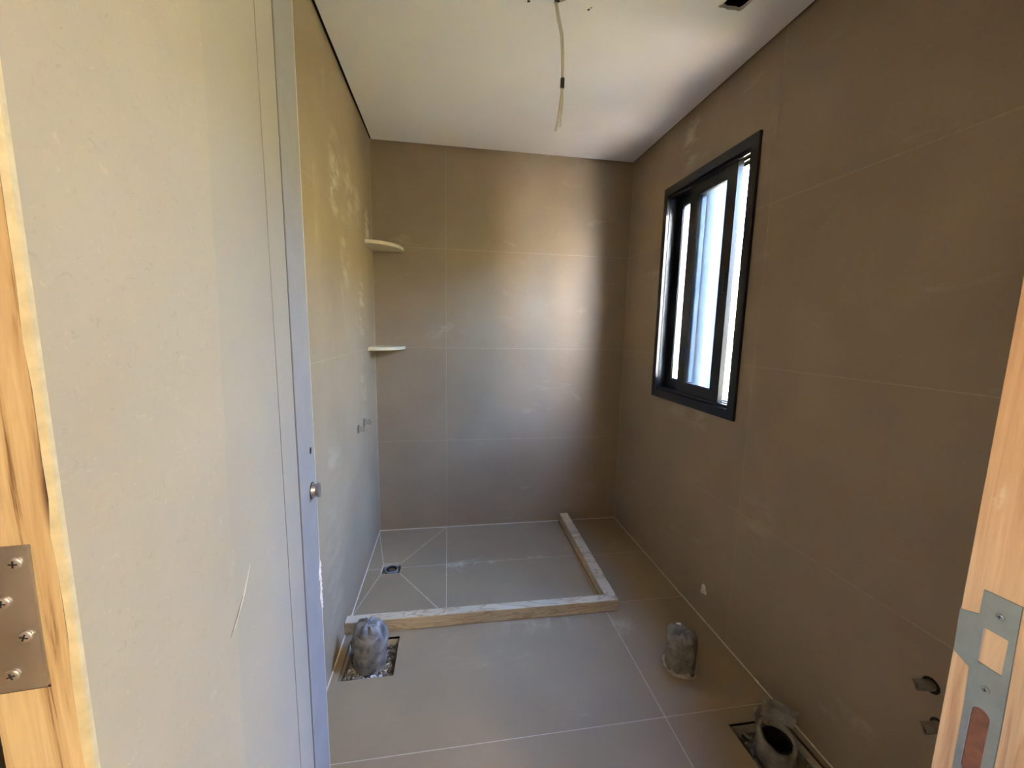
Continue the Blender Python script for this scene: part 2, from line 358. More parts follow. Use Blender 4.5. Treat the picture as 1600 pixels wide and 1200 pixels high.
mb.prism([(W - B2, D), (W, D - B2), (W, D)], 2, B_, H); mb.prism([(0.0, D), (0.0, D - B2), (B2, D)], 2, B_, H)
mb.put('grout_bead', 'grout_wall', wall_back)
# beside and in front of the shower
JX = 1.187
frect(JX, 2.121, W, D); frect(JX, 1.703, W, 2.121); frect(JX, 1.118, W, 1.703)
x0, y0, x1, y1 = PIT1
ftile([(G, 1.118 + G), (JX - G, 1.118 + G), (JX - G, 1.703 - G), (G, 1.703 - G), (G, y1), (x1, y1), (x1, y0), (x0, y0), (x0, y1 - 0.001), (G, y1 - 0.001)])
frect(0.0, 0.53, JX, 1.118); frect(0.0, 0.15, JX, 0.53)
x0, y0, x1, y1 = PIT3
ftile([(JX + G, 0.53 + G), (W - G, 0.53 + G), (W - G, 1.118 - G), (x1, 1.118 - G), (x1, y0), (x0, y0), (x0, y1), (x1 - 0.001, y1), (x1 - 0.001, 1.118 - G), (JX + G, 1.118 - G)])
frect(JX, 0.15, W, 0.53)
# shower: two long tiles, six pieces round the drain
SX, SY = 0.432, 2.130
frect(SX, SY, JX, D); frect(SX, 1.703, JX, SY)
a0, b0, a1, b1 = PITD
def cutpiece(poly):
    """shrink a cut piece by half a joint towards its middle"""
    n = len(poly); out = []
    area = sum(poly[i][0] * poly[(i + 1) % n][1] - poly[(i + 1) % n][0] * poly[i][1] for i in range(n)); s = 1 if area > 0 else -1
    for i in range(n):
        p = Vector(poly[i]); d1 = (p - Vector(poly[i - 1])).normalized(); d2 = (Vector(poly[(i + 1) % n]) - p).normalized()
        n1 = Vector((-d1.y, d1.x)) * s; n2 = Vector((-d2.y, d2.x)) * s; k = (n1 + n2).normalized()
        out.append(tuple(p + k * (G * 1.5) / max(0.35, k.dot(n1))))
    ftile(out)
bL, bR, tL, tR = (0.0, 1.76), (SX - 0.02, 1.745), (0.0, D - 0.02), (SX - 0.005, D - 0.005)
cutpiece([tL, (0.0, D), (SX, D), tR, (a1, b1), (a0, b1)])
cutpiece([(0.0, 1.703), (SX, 1.703), bR, (a1, b0), (a0, b0), bL])
cutpiece([(0.0, SY), tL, (a0, b1), (a0, SY)]); cutpiece([bL, (0.0, SY), (a0, SY), (a0, b0)])
cutpiece([(a1, SY), (a1, b1), tR, (SX, D), (SX, SY)]); cutpiece([(a1, SY), (SX, SY), (SX, 1.703), bR, (a1, b0)])

# ceiling: board held off the walls by a shadow gap, a broken opening near the right wall, plenum above
g = 0.013
hole_l = [(1.358, 1.352), (1.342, 1.347), (1.326, 1.349), (1.316, 1.343), (1.327, 1.335), (1.333, 1.30), (1.329, 1.26), (1.336, 1.225), (1.358, 1.222)]
hole_r = [(1.358, 1.352), (1.384, 1.349), (1.400, 1.352), (1.407, 1.338), (1.413, 1.30), (1.410, 1.26), (1.414, 1.228), (1.358, 1.222)]
mb = MB()
mb.prism([(g, 0.15 + g), (1.358, 0.15 + g)] + hole_l[::-1] + [(1.358, D - g), (g, D - g)], 2, H, H + 0.0125)
mb.prism([(W - g, 0.15 + g), (W - g, D - g), (1.358, D - g)] + hole_r + [(1.358, 0.15 + g)], 2, H, H + 0.0125)
ceiling = struct(mb.put('ceiling', 'ceiling'))
box('slab', (-0.15, 0.15, 2.50), (W + 0.17, D + 0.15, 2.62), 'dark', ceiling)
mb = MB()                                # dark edge profile that closes the shadow gap
for a, b in (((0.0, 0.304, H + 0.010), (g + 0.002, D, H + 0.03)), ((W - g - 0.002, 0.304, H + 0.010), (W, D, H + 0.03)), ((g, D - g - 0.002, H + 0.0101), (W - g, D, H + 0.0299))):
    mb.box(a, b)
mb.put('edge_profile', 'dark', ceiling)
for x, y, r in ((0.706, 1.436, 0.006), (0.909, 1.434, 0.005), (0.915, 1.425, 0.003), (0.795, 1.420, 0.010), (0.745, 1.42, 0.004)):
    pts = [(x + r * random.uniform(0.6, 1.3) * math.cos(i * 0.785), y + r * random.uniform(0.5, 1.2) * math.sin(i * 0.785)) for i in range(8)]
    prism('chip', pts, 2, H - 0.0006, H + 0.004, 'dark' if r > 0.0045 else 'concrete', ceiling)
pts = [(0.797 + 0.027 * random.uniform(0.6, 1.15) * math.cos(i * 0.449), 1.405 + 0.018 * random.uniform(0.6, 1.15) * math.sin(i * 0.449)) for i in range(14)]
prism('plaster_collar', pts, 2, H - 0.0005, H + 0.003, 'mortar', ceiling)

# ------------------------------------------------------------------ outside and the room behind the camera
ground = struct(box('ground', (-12, -25, -0.6), (40, 25, -0.4), 'grass'))
struct(box('wall_outside', (5.6, -20, -0.4), (5.8, 20, 2.9), 'wall_outside'))
struct(box('outside_bounce_wall', (2.35, -0.45, -0.4), (3.6, -0.25, 2.7), 'bounce_warm'))  # added out of view, sized to bounce sun onto the back wall
struct(box('outside_bounce_ground', (1.79, -0.25, -0.4), (3.9, 1.9, -0.36), 'bounce_ground'))  # added out of view to bounce sun up at the back wall
struct(box('outside_dark_blocker', (2.70, 3.6, -0.4), (3.12, 4.0, 2.9), 'blocker_dark'))  # added dark block that dims what shows through the window glass
struct(box('floor_hallway', (-1.6, -3.1, -0.15), (2.8, 0.15, 0.0), 'tile_floor'))
struct(box('ceiling_hallway', (-1.75, -3.25, 2.5), (2.97, 0.15, 2.62), 'ceiling'))
struct(slab(MB(), 0, -1.75, -1.6, (-3.25, -0.15, 0.3, 2.5), [(-0.36, 1.12, -0.15, 1.38)]).put('wall_hallway_left', 'wall_paint'))  # opening added out of view to light the right jamb
struct(box('wall_hallway_back', (-1.6, -3.25, -0.15), (2.97, -3.1, 2.5), 'wall_paint'))
struct(slab(MB(), 0, 2.8, 2.97, (-3.1, -0.15, 0.3, 2.5), [(-1.40, 1.1, -0.90, 1.75)]).put('wall_hallway_right', 'wall_paint'))  # opening added out of view, sized for the light on the door
mb = MB(); mb.box((-1.6, 0.15, -0.15), (-0.15, 0.3, 2.5)); mb.box((W + 0.17, 0.15, -0.15), (2.8, 0.3, 2.5))
struct(mb.put('wall_hallway_front', 'wall_paint'))

# ------------------------------------------------------------------ window
win = struct(empty('window_1', (W, 1.793, 0.965)))
FY0, FY1, FZ0, FZ1 = 1.456, 2.133, 0.964, 2.085
IY0, IY1, IZ0, IZ1 = 1.497, 2.098, 1.006, 2.044      # clear inside the frame
mb = MB()
slab(mb, 0, W - 0.012, W + 0.004, (FY0, FZ0, FY1, FZ1), [(IY0, IZ0, IY1, IZ1)])
slab(mb, 0, W + 0.004, W + 0.085, (1.471, 0.981, 2.114, 2.069), [(IY0 + 0.004, IZ0 + 0.004, IY1 - 0.004, IZ1 - 0.004)])
mb.put('window_frame', 'frame', win)
mb = MB()
for xr in (0.0, 0.036, 0.074):
    mb.box((W + xr, IY0 + 0.003, IZ0 + 0.0035), (W + xr + 0.004, IY1 - 0.003, IZ0 + 0.016)); mb.box((W + xr, IY0 + 0.003, IZ1 - 0.016), (W + xr + 0.004, IY1 - 0.003, IZ1 - 0.0035))
mb.put('track', 'frame', win)
def sash(y0, y1, xa, xb, stile):
    z0, z1 = IZ0 + 0.008, IZ1 - 0.008
    mb = MB(); slab(mb, 0, xa, xb, (y0, z0, y1, z1), [(y0 + stile, z0 + 0.055, y1 - stile, z1 - 0.055)])
    s = mb.put('sash', 'frame', win)
    xm = (xa + xb) / 2
    mb = MB(); slab(mb, 0, xm - 0.009, xm + 0.009, (y0 + stile - 0.001, z0 + 0.054, y1 - stile + 0.001, z1 - 0.054), [(y0 + stile + 0.005, z0 + 0.060, y1 - stile - 0.005, z1 - 0.060)])
    mb.put('glazing_bead', 'frame', s)
    box('glass', (xm - 0.002, y0 + stile + 0.003, z0 + 0.058), (xm + 0.002, y1 - stile - 0.003, z1 - 0.058), 'glass', s)
    return s
s1 = sash(1.585, 1.912, W + 0.007, W + 0.031, 0.062)
s2 = sash(1.775, 2.094, W + 0.043, W + 0.068, 0.062)
box('latch', (W - 0.001, 1.600, 1.50), (W + 0.008, 1.614, 1.58), 'tape', s1, bevel=0.002)

# ------------------------------------------------------------------ door frame and open door leaf
jl = struct(box('trim_1', (DX0 - 0.036, 0.2525, 0.0), (DX0, 0.2880, DZ), 'jamb_left', bevel=0.0012))
box('stop', (DX0 - 0.036, 0.150, 0.0), (DX0 + 0.010, 0.2505, DZ), 'jamb_left', jl)
box('seal', (DX0 - 0.002, 0.2505, 0.0), (DX0 + 0.004, 0.2528, DZ), 'tape', jl)
def screw(parent, c, d, r, mat='steel'):
    d = Vector(d); c = Vector(c); mb = MB(); n = 16; a = d.orthogonal().normalized(); b = d.cross(a)
    rings = [(r, 0.0), (r, 0.25), (r * 0.8, 0.38), (r * 0.45, 0.46)]
    v = [c + d * r * h + (a * math.cos(2 * math.pi * i / n) + b * math.sin(2 * math.pi * i / n)) * rr for rr, h in rings for i in range(n)] + [c + d * r * 0.48]
    f = [[k * n + i, k * n + (i + 1) % n, (k + 1) * n + (i + 1) % n, (k + 1) * n + i] for k in range(3) for i in range(n)] + [[3 * n + i, 3 * n + (i + 1) % n, 4 * n] for i in range(n)]
    s = put('screw', mb.addvf(v, f).v, mb.f, mat, parent, smooth=True)
    cr = MB(); ang = random.uniform(0.3, 1.2); u = a * math.cos(ang) + b * math.sin(ang); w = d.cross(u)
    for p, q in ((u, w), (w, u)):
        A = c + d * r * 0.36; e = p * r * 0.55; k = q * r * 0.11; h = d * r * 0.15
        cr.addvf([A - e - k, A + e - k, A + e + k, A - e + k, A - e - k + h, A + e - k + h, A + e + k + h, A - e + k + h], [[0, 3, 2, 1], [4, 5, 6, 7], [0, 1, 5, 4], [1, 2, 6, 5], [2, 3, 7, 6], [3, 0, 4, 7]])
    return s, cr
jr = struct(box('trim_2', (DX1, 0.2475, 0.0), (DX1 + 0.036, 0.3060, DZ), 'jamb_right', bevel=0.0012))
box('stop', (DX1 - 0.010, 0.150, 0.0), (DX1 + 0.036, 0.2455, DZ), 'jamb_right', jr)
box('seal', (DX1 - 0.004, 0.2455, 0.0), (DX1 + 0.002, 0.2478, DZ), 'tape', jr)
# strike plate: polygons that share edges leave the latch and bolt openings
T0, T1 = DX1 - 0.0016, DX1 + 0.0005
mb = MB()
def sp(*p): mb.prism(list(p), 0, T0, T1)
sp((0.2625, 1.039), (0.2905, 1.039), (0.2905, 1.0765), (0.2630, 1.0775))                       # top
sp((0.2850, 1.001), (0.2905, 1.001), (0.2905, 0.990), (0.3042, 0.9975), (0.3055, 1.0445), (0.2905, 1.050), (0.2905, 1.039), (0.2850, 1.039))   # lip
sp((0.2615, 1.001), (0.2672, 1.001), (0.2672, 1.039), (0.2625, 1.039))
arc = [(0.2755 + 0.0070 * math.cos(a), 0.9490 + 0.0070 * math.sin(a)) for a in [math.pi * k / 8 for k in range(9)]]
sp((0.2890, 0.9490), (0.2905, 0.990), (0.2905, 1.001), (0.2615, 1.001), (0.2605, 0.9490), *arc[::-1])
arc2 = [(0.2755 + 0.0070 * math.cos(a), 0.8840 + 0.0070 * math.sin(a)) for a in [math.pi + math.pi * k / 8 for k in range(9)]]
sp((0.2825, 0.884), (0.2885, 0.884), (0.2890, 0.949), (0.2825, 0.949)); sp((0.2600, 0.884), (0.2685, 0.884), (0.2685, 0.949), (0.2605, 0.949))
sp((0.2600, 0.884), *arc2, (0.2885, 0.884), (0.2880, 0.842), (0.2600, 0.842))
st = mb.put('strike_plate', 'zinc', jr); st['label'] = 'dull zinc strike plate with a square and a rounded opening'
box('bolt_recess', (DX1 - 0.0006, 0.2680, 0.876), (DX1 + 0.001, 0.2830, 0.9565), 'cavity', st)
mb = MB(); mb.box((T0 - 0.0005, 0.2846, 1.001), (DX1 + 0.0006, 0.2853, 1.039)); mb.box((T0 - 0.0005, 0.2822, 0.884), (DX1 + 0.0006, 0.2829, 0.950))
mb.put('bright_edge', 'chrome', st)
slots = MB()
for y, z in ((0.2755, 1.058), (0.2755, 0.978)):
    s, cr = screw(st, (T0, y, z), (-1, 0, 0), 0.0033, 'zinc'); slots.addvf(cr.v, cr.f)
slots.put('screw_slots', 'dark', st)
struct(box('trim_3', (DX0 - 0.036, 0.150, DZ), (DX1 + 0.036, 0.3060, DZ + 0.036), 'jamb_right'))

# door leaf, swung open against the left side; s runs along the leaf from the hinge
A = Vector((0.1878, 0.2970)); B = Vector((0.1305, 0.9800)); du = (B - A).normalized(); nv = Vector((du.y, -du.x)); LEN = (B - A).length
def P(s, d): q = A + du * s + nv * d; return (q.x, q.y)
def leafpart(name, s0, s1, d0, d1, z0, z1, mat, parent, **kw):
    return prism(name, [P(s0, d0), P(s1, d0), P(s1, d1), P(s0, d1)], 2, z0, z1, mat, parent, **kw)
DT = 2.085; TH = 0.050; ES = 0.004
door = struct(leafpart('door_1', ES, LEN - 0.003, -TH, -0.0041, 0.010, DT, 'door_edge', None))
door['label'] = 'pale grey beige door leaf standing open with a striped wood hinge edge'
leafpart('door_panel', ES, 0.4505, -0.004, 0.0, 0.010, DT, 'door', door)
leafpart('door_rail', 0.4545, 0.5425, -0.004, 0.0, 0.010, DT, 'door', door)
leafpart('door_stile', 0.5525, LEN - 0.0035, -0.004, 0.0, 0.010, DT, 'door_edge', door)
leafpart('groove_strip', 0.4505, 0.4545, -0.0041, -0.0009, 0.010, DT, 'groove', door)
leafpart('groove_strip', 0.5425, 0.5525, -0.0041, -0.0014, 0.010, DT, 'groove', door)
leafpart('edge_band', LEN - 0.0035, LEN, -TH, 0.0006, 0.010, DT, 'door_lip', door)
he = leafpart('hinge_edge', 0.0, ES, -TH, -0.0052, 0.010, DT, 'jamb_left', door); he['label'] = 'striped golden wood edge of the door leaf'
# pale lipping along the corner of the wood edge, a little ragged
random.seed(5); mb = MB(); zz = 0.010; wd0 = 0.0
while zz < DT:
    z1 = min(DT, zz + random.uniform(0.02, 0.05)); wd1 = random.uniform(-0.0010, 0.0010)
    a0, b0_, a1, b1_ = P(-0.0002, -0.0052 + wd0), P(-0.0002, 0.0003), P(-0.0002, -0.0052 + wd1), P(-0.0002, 0.0003)
    c0, d0_ = P(ES, -0.0052 + wd0), P(ES, 0.0003); c1, d1_ = P(ES, -0.0052 + wd1), P(ES, 0.0003)
    mb.addvf([(*a0, zz), (*b0_, zz), (*d0_, zz), (*c0, zz), (*a1, z1), (*b1_, z1), (*d1_, z1), (*c1, z1)], [[0, 3, 2, 1], [4, 5, 6, 7], [0, 1, 5, 4], [1, 2, 6, 5], [2, 3, 7, 6], [3, 0, 4, 7]])
    zz, wd0 = z1, wd1
mb.put('edge_lipping', 'lipping', door)
n3 = Vector((nv.x, nv.y, 0)); u3 = Vector((du.x, du.y, 0))
def LP(s, d, z): x, y = P(s, d); return Vector((x, y, z))
# hinge plate let into the wood edge
mb = MB(); zlo, zhi, wr = 1.0736, 1.1785, 0.0176
quad = [(-TH - 0.003, zlo), (-wr - 0.0010, zlo), (-wr, zhi), (-TH - 0.003, zhi)]
mb.addvf([LP(-0.0020, d, z) for d, z in quad] + [LP(0.0005, d, z) for d, z in quad], [[0, 3, 2, 1], [4, 5, 6, 7], [0, 1, 5, 4], [1, 2, 6, 5], [2, 3, 7, 6], [3, 0, 4, 7]])
hp = mb.put('hinge_plate', 'steel', door, bevel=0.0004); hp['label'] = 'brushed steel hinge plate with four cross-head screws'
mb = MB(); quad = [(-TH, zlo - 0.0016), (-wr - 0.0005, zlo - 0.0016), (-wr - 0.0005, zlo), (-TH, zlo)]
mb.addvf([LP(-0.0003, d, z) for d, z in quad] + [LP(0.0005, d, z) for d, z in quad], [[0, 3, 2, 1], [4, 5, 6, 7], [0, 1, 5, 4], [1, 2, 6, 5], [2, 3, 7, 6], [3, 0, 4, 7]])
mb.put('hinge_recess', 'dark', door)
slots = MB(); random.seed(9)
for w_, z in ((0.0252, 1.1670), (0.0345, 1.1400), (0.0257, 1.1140), (0.0358, 1.0866)):
    s_, cr = screw(hp, LP(-0.0020, -w_, z), -u3, 0.0043); slots.addvf(cr.v, cr.f)
slots.put('screw_slots', 'dark', hp)
MB().cyl(LP(0.645, 0.0, 0.949), n3, 0.0190, 0.0012).put('lock_rose', 'dark', door)
mb = MB(); mb.cyl(LP(0.645, 0.0012, 0.949), n3, 0.0168, 0.008, r2=0.0140, n=24); mb.cyl(LP(0.645, 0.0092, 0.949), n3, 0.0140, 0.007, r2=0.0172, n=24)
k2 = mb.put('lock_knob', 'steel', door); k2['label'] = 'short brushed steel knob'
MB().cyl(LP(0.650, 0.0, 1.042), n3, 0.0080, 0.0006).put('keyhole', 'dark', door)
# plaster crumbs on the lower part of the free edge
mb = MB(); random.seed(4); zz = 0.622
while zz < 0.745:
    h = random.uniform(0.009, 0.022); w = random.uniform(0.006, 0.022); s0 = LEN + 0.0004
    mb.addvf([LP(s0, 0.0007, zz), LP(s0 - w, 0.0001, zz + h * 0.3), LP(s0 - w * 0.7, 0.0001, zz + h), LP(s0, 0.0007, zz + h * 1.15), LP(s0 - w * 0.4, 0.0042, zz + h * 0.5)],
             [[0, 1, 4], [1, 2, 4], [2, 3, 4], [3, 0, 4], [0, 3, 2, 1]]); zz += h * 0.8
mb.put('plaster_crumbs', 'plaster', door)
# scratch across the panel: a dark cut and the pale ridge beside it
MB().tube([LP(0.258, 0.0, 0.957), LP(0.236, 0.0, 0.942), LP(0.215, 0.0, 0.929)], [0.0005, 0.0011, 0.0004], n=6).put('scratch', 'concrete', door)
MB().tube([LP(0.288, 0.0, 0.985), LP(0.262, 0.0, 0.957), LP(0.226, 0.0, 0.930)], [0.0004, 0.0011, 0.0004], n=6).put('scratch_ridge', 'door_lip', door)

# ------------------------------------------------------------------ shower curb
curb = tag(empty('shower_curb', (0.62, 1.67, 0.0)), 'low cream marble curb forming an L round the shower floor', 'shower curb')
CH = 0.056
prism('curb_slab', [(0.001, 1.655), (1.244, 1.645), (1.190, 1.692), (0.001, 1.702)], 2, 0.0003, CH, 'marble', curb, bevel=0.0015)
prism('curb_slab', [(1.2455, 1.6455), (1.266, D - 0.001), (1.210, D - 0.001), (1.1915, 1.6925)], 2, 0.0003, CH, 'marble', curb, bevel=0.0015)

# ------------------------------------------------------------------ corner shelves
def shelf(z, label, n=20):
    t = tag(empty('corner_shelf', (0.0, D, z)), label, 'shelf', 'corner shelves in the shower')
    rx, ry = 0.182, 0.218
    pts = [(0.0005, D - 0.0005)] + [(0.0005 + rx * math.sin(a) ** 0.92, D - 0.0005 - ry * math.cos(a) ** 0.92) for a in [math.pi / 2 * k / n for k in range(n + 1)]]
    prism('shelf_board', pts, 2, z, z + 0.019, 'shelf', t, bevel=0.0015)
    mb = MB(); inner = [(0.0005 + (rx - 0.0) * math.sin(a) ** 0.92, D - 0.0005 - ry * math.cos(a) ** 0.92) for a in [math.pi / 2 * k / n for k in range(n + 1)]]
    # bead of grout along the walls under the board
    mb.tube([(0.001, D - ry, z - 0.001), (0.001, D - 0.002, z - 0.001), (rx, D - 0.001, z - 0.001)], 0.0022, n=6)
    mb.put('grout_bead', 'grout', t)
shelf(1.772, 'upper cream corner shelf, underside visible, high in the shower corner')
shelf(1.190, 'lower cream corner shelf, seen edge on, above the faucet stubs')

# ------------------------------------------------------------------ faucet stubs on the left wall
def stub(y, z, label):
    t = tag(empty('faucet_stub', (0.0, y, z)), label, 'faucet', 'chrome faucet stubs on the shower wall')
    mb = MB(); mb.cyl((-0.002, y, z), (1, 0, 0), 0.023, 0.006, n=18, r2=0.020); mb.put('collar', 'pvc', t)
    mb = MB(); mb.cyl((0.004, y, z), (1, 0, 0), 0.0140, 0.016, n=16); mb.cyl((0.020, y, z), (1, 0, 0), 0.0165, 0.008, n=6); mb.put('stem', 'chrome', t)
    mb = MB(); mb.cyl((0.028, y, z), (1, 0, 0), 0.008, 0.011, n=12, r2=0.006); mb.put('spindle', 'chrome', t)
stub(2.043, 0.815, 'chrome faucet stub on the shower wall, the one farther from the back corner')
stub(2.183, 0.818, 'chrome faucet stub on the shower wall, the one nearer the back corner')

# ------------------------------------------------------------------ drain pipes
def wrapped(parent, cx, cy, rings, mat, seed, amp, name='pipe_wrap', n=40, lean=(0, 0), lobes=7):
    v = []; f = []
    for k, (z, r) in enumerate(rings):
        for i in range(n):
            a = 2 * math.pi * i / n
            q = noise.noise(Vector((math.cos(a) * 2.2 + seed, math.sin(a) * 2.2, z * 26))) * amp
            q2 = noise.noise(Vector((math.cos(a) * 6 + seed, math.sin(a) * 6, z * 70))) * amp * 0.45
            rr = r * (1 + (q + q2) * min(1, 0.35 + max(0, z) * 9))
            zz = z + (noise.noise(Vector((math.cos(a) * 3 + seed, math.sin(a) * 3, 9.0))) * amp * 0.12 if k > len(rings) // 2 else 0)
            v.append((cx + rr * math.cos(a) + lean[0] * z, cy + rr * math.sin(a) + lean[1] * z, zz))
    for k in range(len(rings) - 1):
        for i in range(n): f.append([k * n + i, k * n + (i + 1) % n, (k + 1) * n + (i + 1) % n, (k + 1) * n + i])
    f.append(list(range(n))[::-1]); f.append(list(range((len(rings) - 1) * n, len(rings) * n)))
    return put(name, v, f, mat, parent, smooth=True)
def sheet(name, pts_grid, th, mat, parent, smooth=False):
    """a thin folded sheet with thickness from a grid of points"""
    rows, cols = len(pts_grid), len(pts_grid[0]); P3 = [[Vector(p) for p in r] for r in pts_grid]; v = []
    for s in (0, 1):
        for i in range(rows):
            for j in range(cols):
                a = P3[min(i + 1, rows - 1)][j] - P3[max(i - 1, 0)][j]; b = P3[i][min(j + 1, cols - 1)] - P3[i][max(j - 1, 0)]
                v.append(P3[i][j] + a.cross(b).normalized() * th * s)
    q = rows * cols; f = []
    for i in range(rows - 1):
        for j in range(cols - 1):
            k = i * cols + j; f.append([k, k + 1, k + cols + 1, k + cols]); f.append([q + k, q + k + cols, q + k + cols + 1, q + k + 1])
    rim = [i for i in range(cols)] + [i * cols + cols - 1 for i in range(1, rows)] + [(rows - 1) * cols + j for j in range(cols - 2, -1, -1)] + [i * cols for i in range(rows - 2, 0, -1)]
    for a, b in zip(rim, rim[1:] + rim[:1]): f.append([a, b, q + b, q + a])
    return put(name, v, f, mat, parent, smooth=smooth)

random.seed(11)
def gravel(pit, zf, n, parent, avoid=None):
    mb = MB(); x0, y0, x1, y1 = pit
    for k in range(n):
        r = random.uniform(0.004, 0.011); x = random.uniform(x0 + r, x1 - r); y = random.uniform(y0 + r, y1 - r)
        if avoid and math.hypot(x - avoid[0], y - avoid[1]) < avoid[2]: continue
        z = zf + r * 0.5 + random.uniform(0, 0.008)
        v = [(x + r * random.uniform(0.7, 1.3) * dx, y + r * random.uniform(0.7, 1.3) * dy, z + r * 0.8 * dz) for dx, dy, dz in
             ((1, 0, 0), (0.3, 0.95, 0), (-0.8, 0.6, 0), (-0.8, -0.6, 0), (0.3, -0.95, 0), (0.1, 0.1, 1), (0, 0, -1))]
        mb.addvf(v, [[i, (i + 1) % 5, 5] for i in range(5)] + [[(i + 1) % 5, i, 6] for i in range(5)])
    o = mb.put('gravel', 'gravel', parent); o['kind'] = 'stuff'; return o
gravel(PIT1, -0.043, 190, floor, (0.127, 1.535, 0.05)); gravel(PIT3, -0.043, 170, floor, (1.478, 0.962, 0.05))

# toilet drain beside the left wall, in its pit
t = tag(empty('drain_pipe', (0.127, 1.535, -0.045)), 'grey wrapped drain stub with a tapered top, in the rubble pit by the shower curb', 'pipe', 'capped drain stubs in the floor')
wrapped(t, 0.127, 1.535, [(-0.044, 0.060), (-0.03, 0.064), (0.0, 0.0665), (0.03, 0.067), (0.06, 0.0665), (0.085, 0.065), (0.105, 0.060), (0.121, 0.052), (0.133, 0.043), (0.139, 0.028), (0.141, 0.010)], 'wrap', 2.3, 0.22)
mb = MB()
for pts, r in (([(0.085, 1.483, 0.125), (0.115, 1.478, 0.100), (0.133, 1.472, 0.078), (0.150, 1.478, 0.098), (0.172, 1.492, 0.110)], 0.0035),
               ([(0.133, 1.473, 0.080), (0.130, 1.4685, 0.05), (0.131, 1.468, 0.02)], 0.003), ([(0.100, 1.500, 0.135), (0.130, 1.515, 0.143), (0.160, 1.530, 0.132)], 0.004)):
    mb.tube(pts, [r * 0.5] + [r] * (len(pts) - 2) + [r * 0.4], n=7)
mb.put('tape_fold', 'wrap', t, smooth=True)
gx = MB(); random.seed(8)
for k in range(26):
    a = random.uniform(math.pi * 1.05, math.pi * 1.95); rr = random.uniform(0.066, 0.085); r = random.uniform(0.006, 0.012); x, y = 0.132 + rr * math.cos(a), 1.530 + rr * math.sin(a)
    gx.cyl((x, y, -0.044), (random.uniform(-.4, .4), random.uniform(-.4, .4), 1), r, r * 1.2, n=6, r2=r * 0.5)
gx.put('mortar_crumbs', 'plaster', floor)['kind'] = 'stuff'

# drain by the right wall, grouted into the floor
t = tag(empty('drain_pipe', (1.362, 1.315, 0.0)), 'dusty brown wrapped drain stub with crumpled top, standing on tiles without a pit', 'pipe', 'capped drain stubs in the floor')
wrapped(t, 1.362, 1.315, [(0.001, 0.057), (0.02, 0.056), (0.05, 0.055), (0.09, 0.0555), (0.12, 0.0555), (0.138, 0.053), (0.146, 0.046), (0.150, 0.030), (0.151, 0.010)], 'wrap_dark', 7.7, 0.17)
mb = MB()
for pts, r in (([(1.312, 1.285, 0.140), (1.335, 1.268, 0.125), (1.352, 1.262, 0.105), (1.352, 1.2615, 0.085)], 0.003), ([(1.372, 1.262, 0.128), (1.395, 1.268, 0.132), (1.412, 1.290, 0.140)], 0.0035),
               ([(1.322, 1.275, 0.062), (1.345, 1.259, 0.058), (1.36, 1.257, 0.066)], 0.003), ([(1.33, 1.30, 0.150), (1.36, 1.31, 0.154), (1.40, 1.33, 0.150)], 0.0035)):
    mb.tube(pts, [r * 0.5] + [r] * (len(pts) - 2) + [r * 0.4], n=7)
mb.put('tape_fold', 'wrap_dark', t, smooth=True)
wrapped(t, 1.362, 1.313, [(0.0004, 0.069), (0.003, 0.066), (0.006, 0.056)], 'mortar', 1.4, 0.2, name='mortar_ring')
sheet('torn_label', [[(1.352, 1.345, 0.158), (1.355, 1.352, 0.157)], [(1.364, 1.340, 0.156), (1.367, 1.347, 0.160)], [(1.378, 1.338, 0.157), (1.380, 1.346, 0.155)]], 0.001, 'plaster', t)

# open drain in the pit nearest the door
px, py = 1.478, 0.962
t = tag(empty('drain_pipe', (px, py, -0.045)), 'open drain stub with folded back wrap, in the pit against the right wall', 'pipe', 'capped drain stubs in the floor')
n = 40; v = []; f = []
prof = [(-0.044, 0.056, 0), (0.0, 0.057, 0), (0.03, 0.0565, 0), (1.0, 0.056, 1), (1.0, 0.043, 1), (0.0, 0.043, 0), (-0.042, 0.043, 0)]
for z, r, top in prof:
    for i in range(n):
        a = 2 * math.pi * i / n; zt = 0.058 + 0.020 * math.sin(a) + 0.004 * noise.noise(Vector((math.cos(a) * 3, math.sin(a) * 3, 2)))
        rr = r * (1 + 0.05 * noise.noise(Vector((math.cos(a) * 2, math.sin(a) * 2, z * 20 + 5)))) if r > 0.05 else r
        v.append((px + rr * math.cos(a), py + rr * math.sin(a), zt if top else z))
for k in range(len(prof) - 1):
    for i in range(n): f.append([k * n + i, k * n + (i + 1) % n, (k + 1) * n + (i + 1) % n, (k + 1) * n + i])
f.append(list(range(n))[::-1]); f.append(list(range((len(prof) - 1) * n, len(prof) * n)))
put('pipe_wrap', v, f, 'wrap_dark', t, smooth=True)
n = 28; v = []; f = []
for z, r in ((0.046, 0.0428), (-0.040, 0.0428), (-0.040, 0.0415), (0.046, 0.0415)):
    v += [(px + r * math.cos(2 * math.pi * i / n), py + r * math.sin(2 * math.pi * i / n), z) for i in range(n)]
for k in range(4):
    for i in range(n): f.append([k * n + i, k * n + (i + 1) % n, ((k + 1) % 4) * n + (i + 1) % n, ((k + 1) % 4) * n + i])
put('pipe_bore', v, f, 'dark', t)
MB().cyl((px, py, -0.041), (0, 0, 1), 0.0415, 0.003, n=28).put('bore_bottom', 'dark', t)
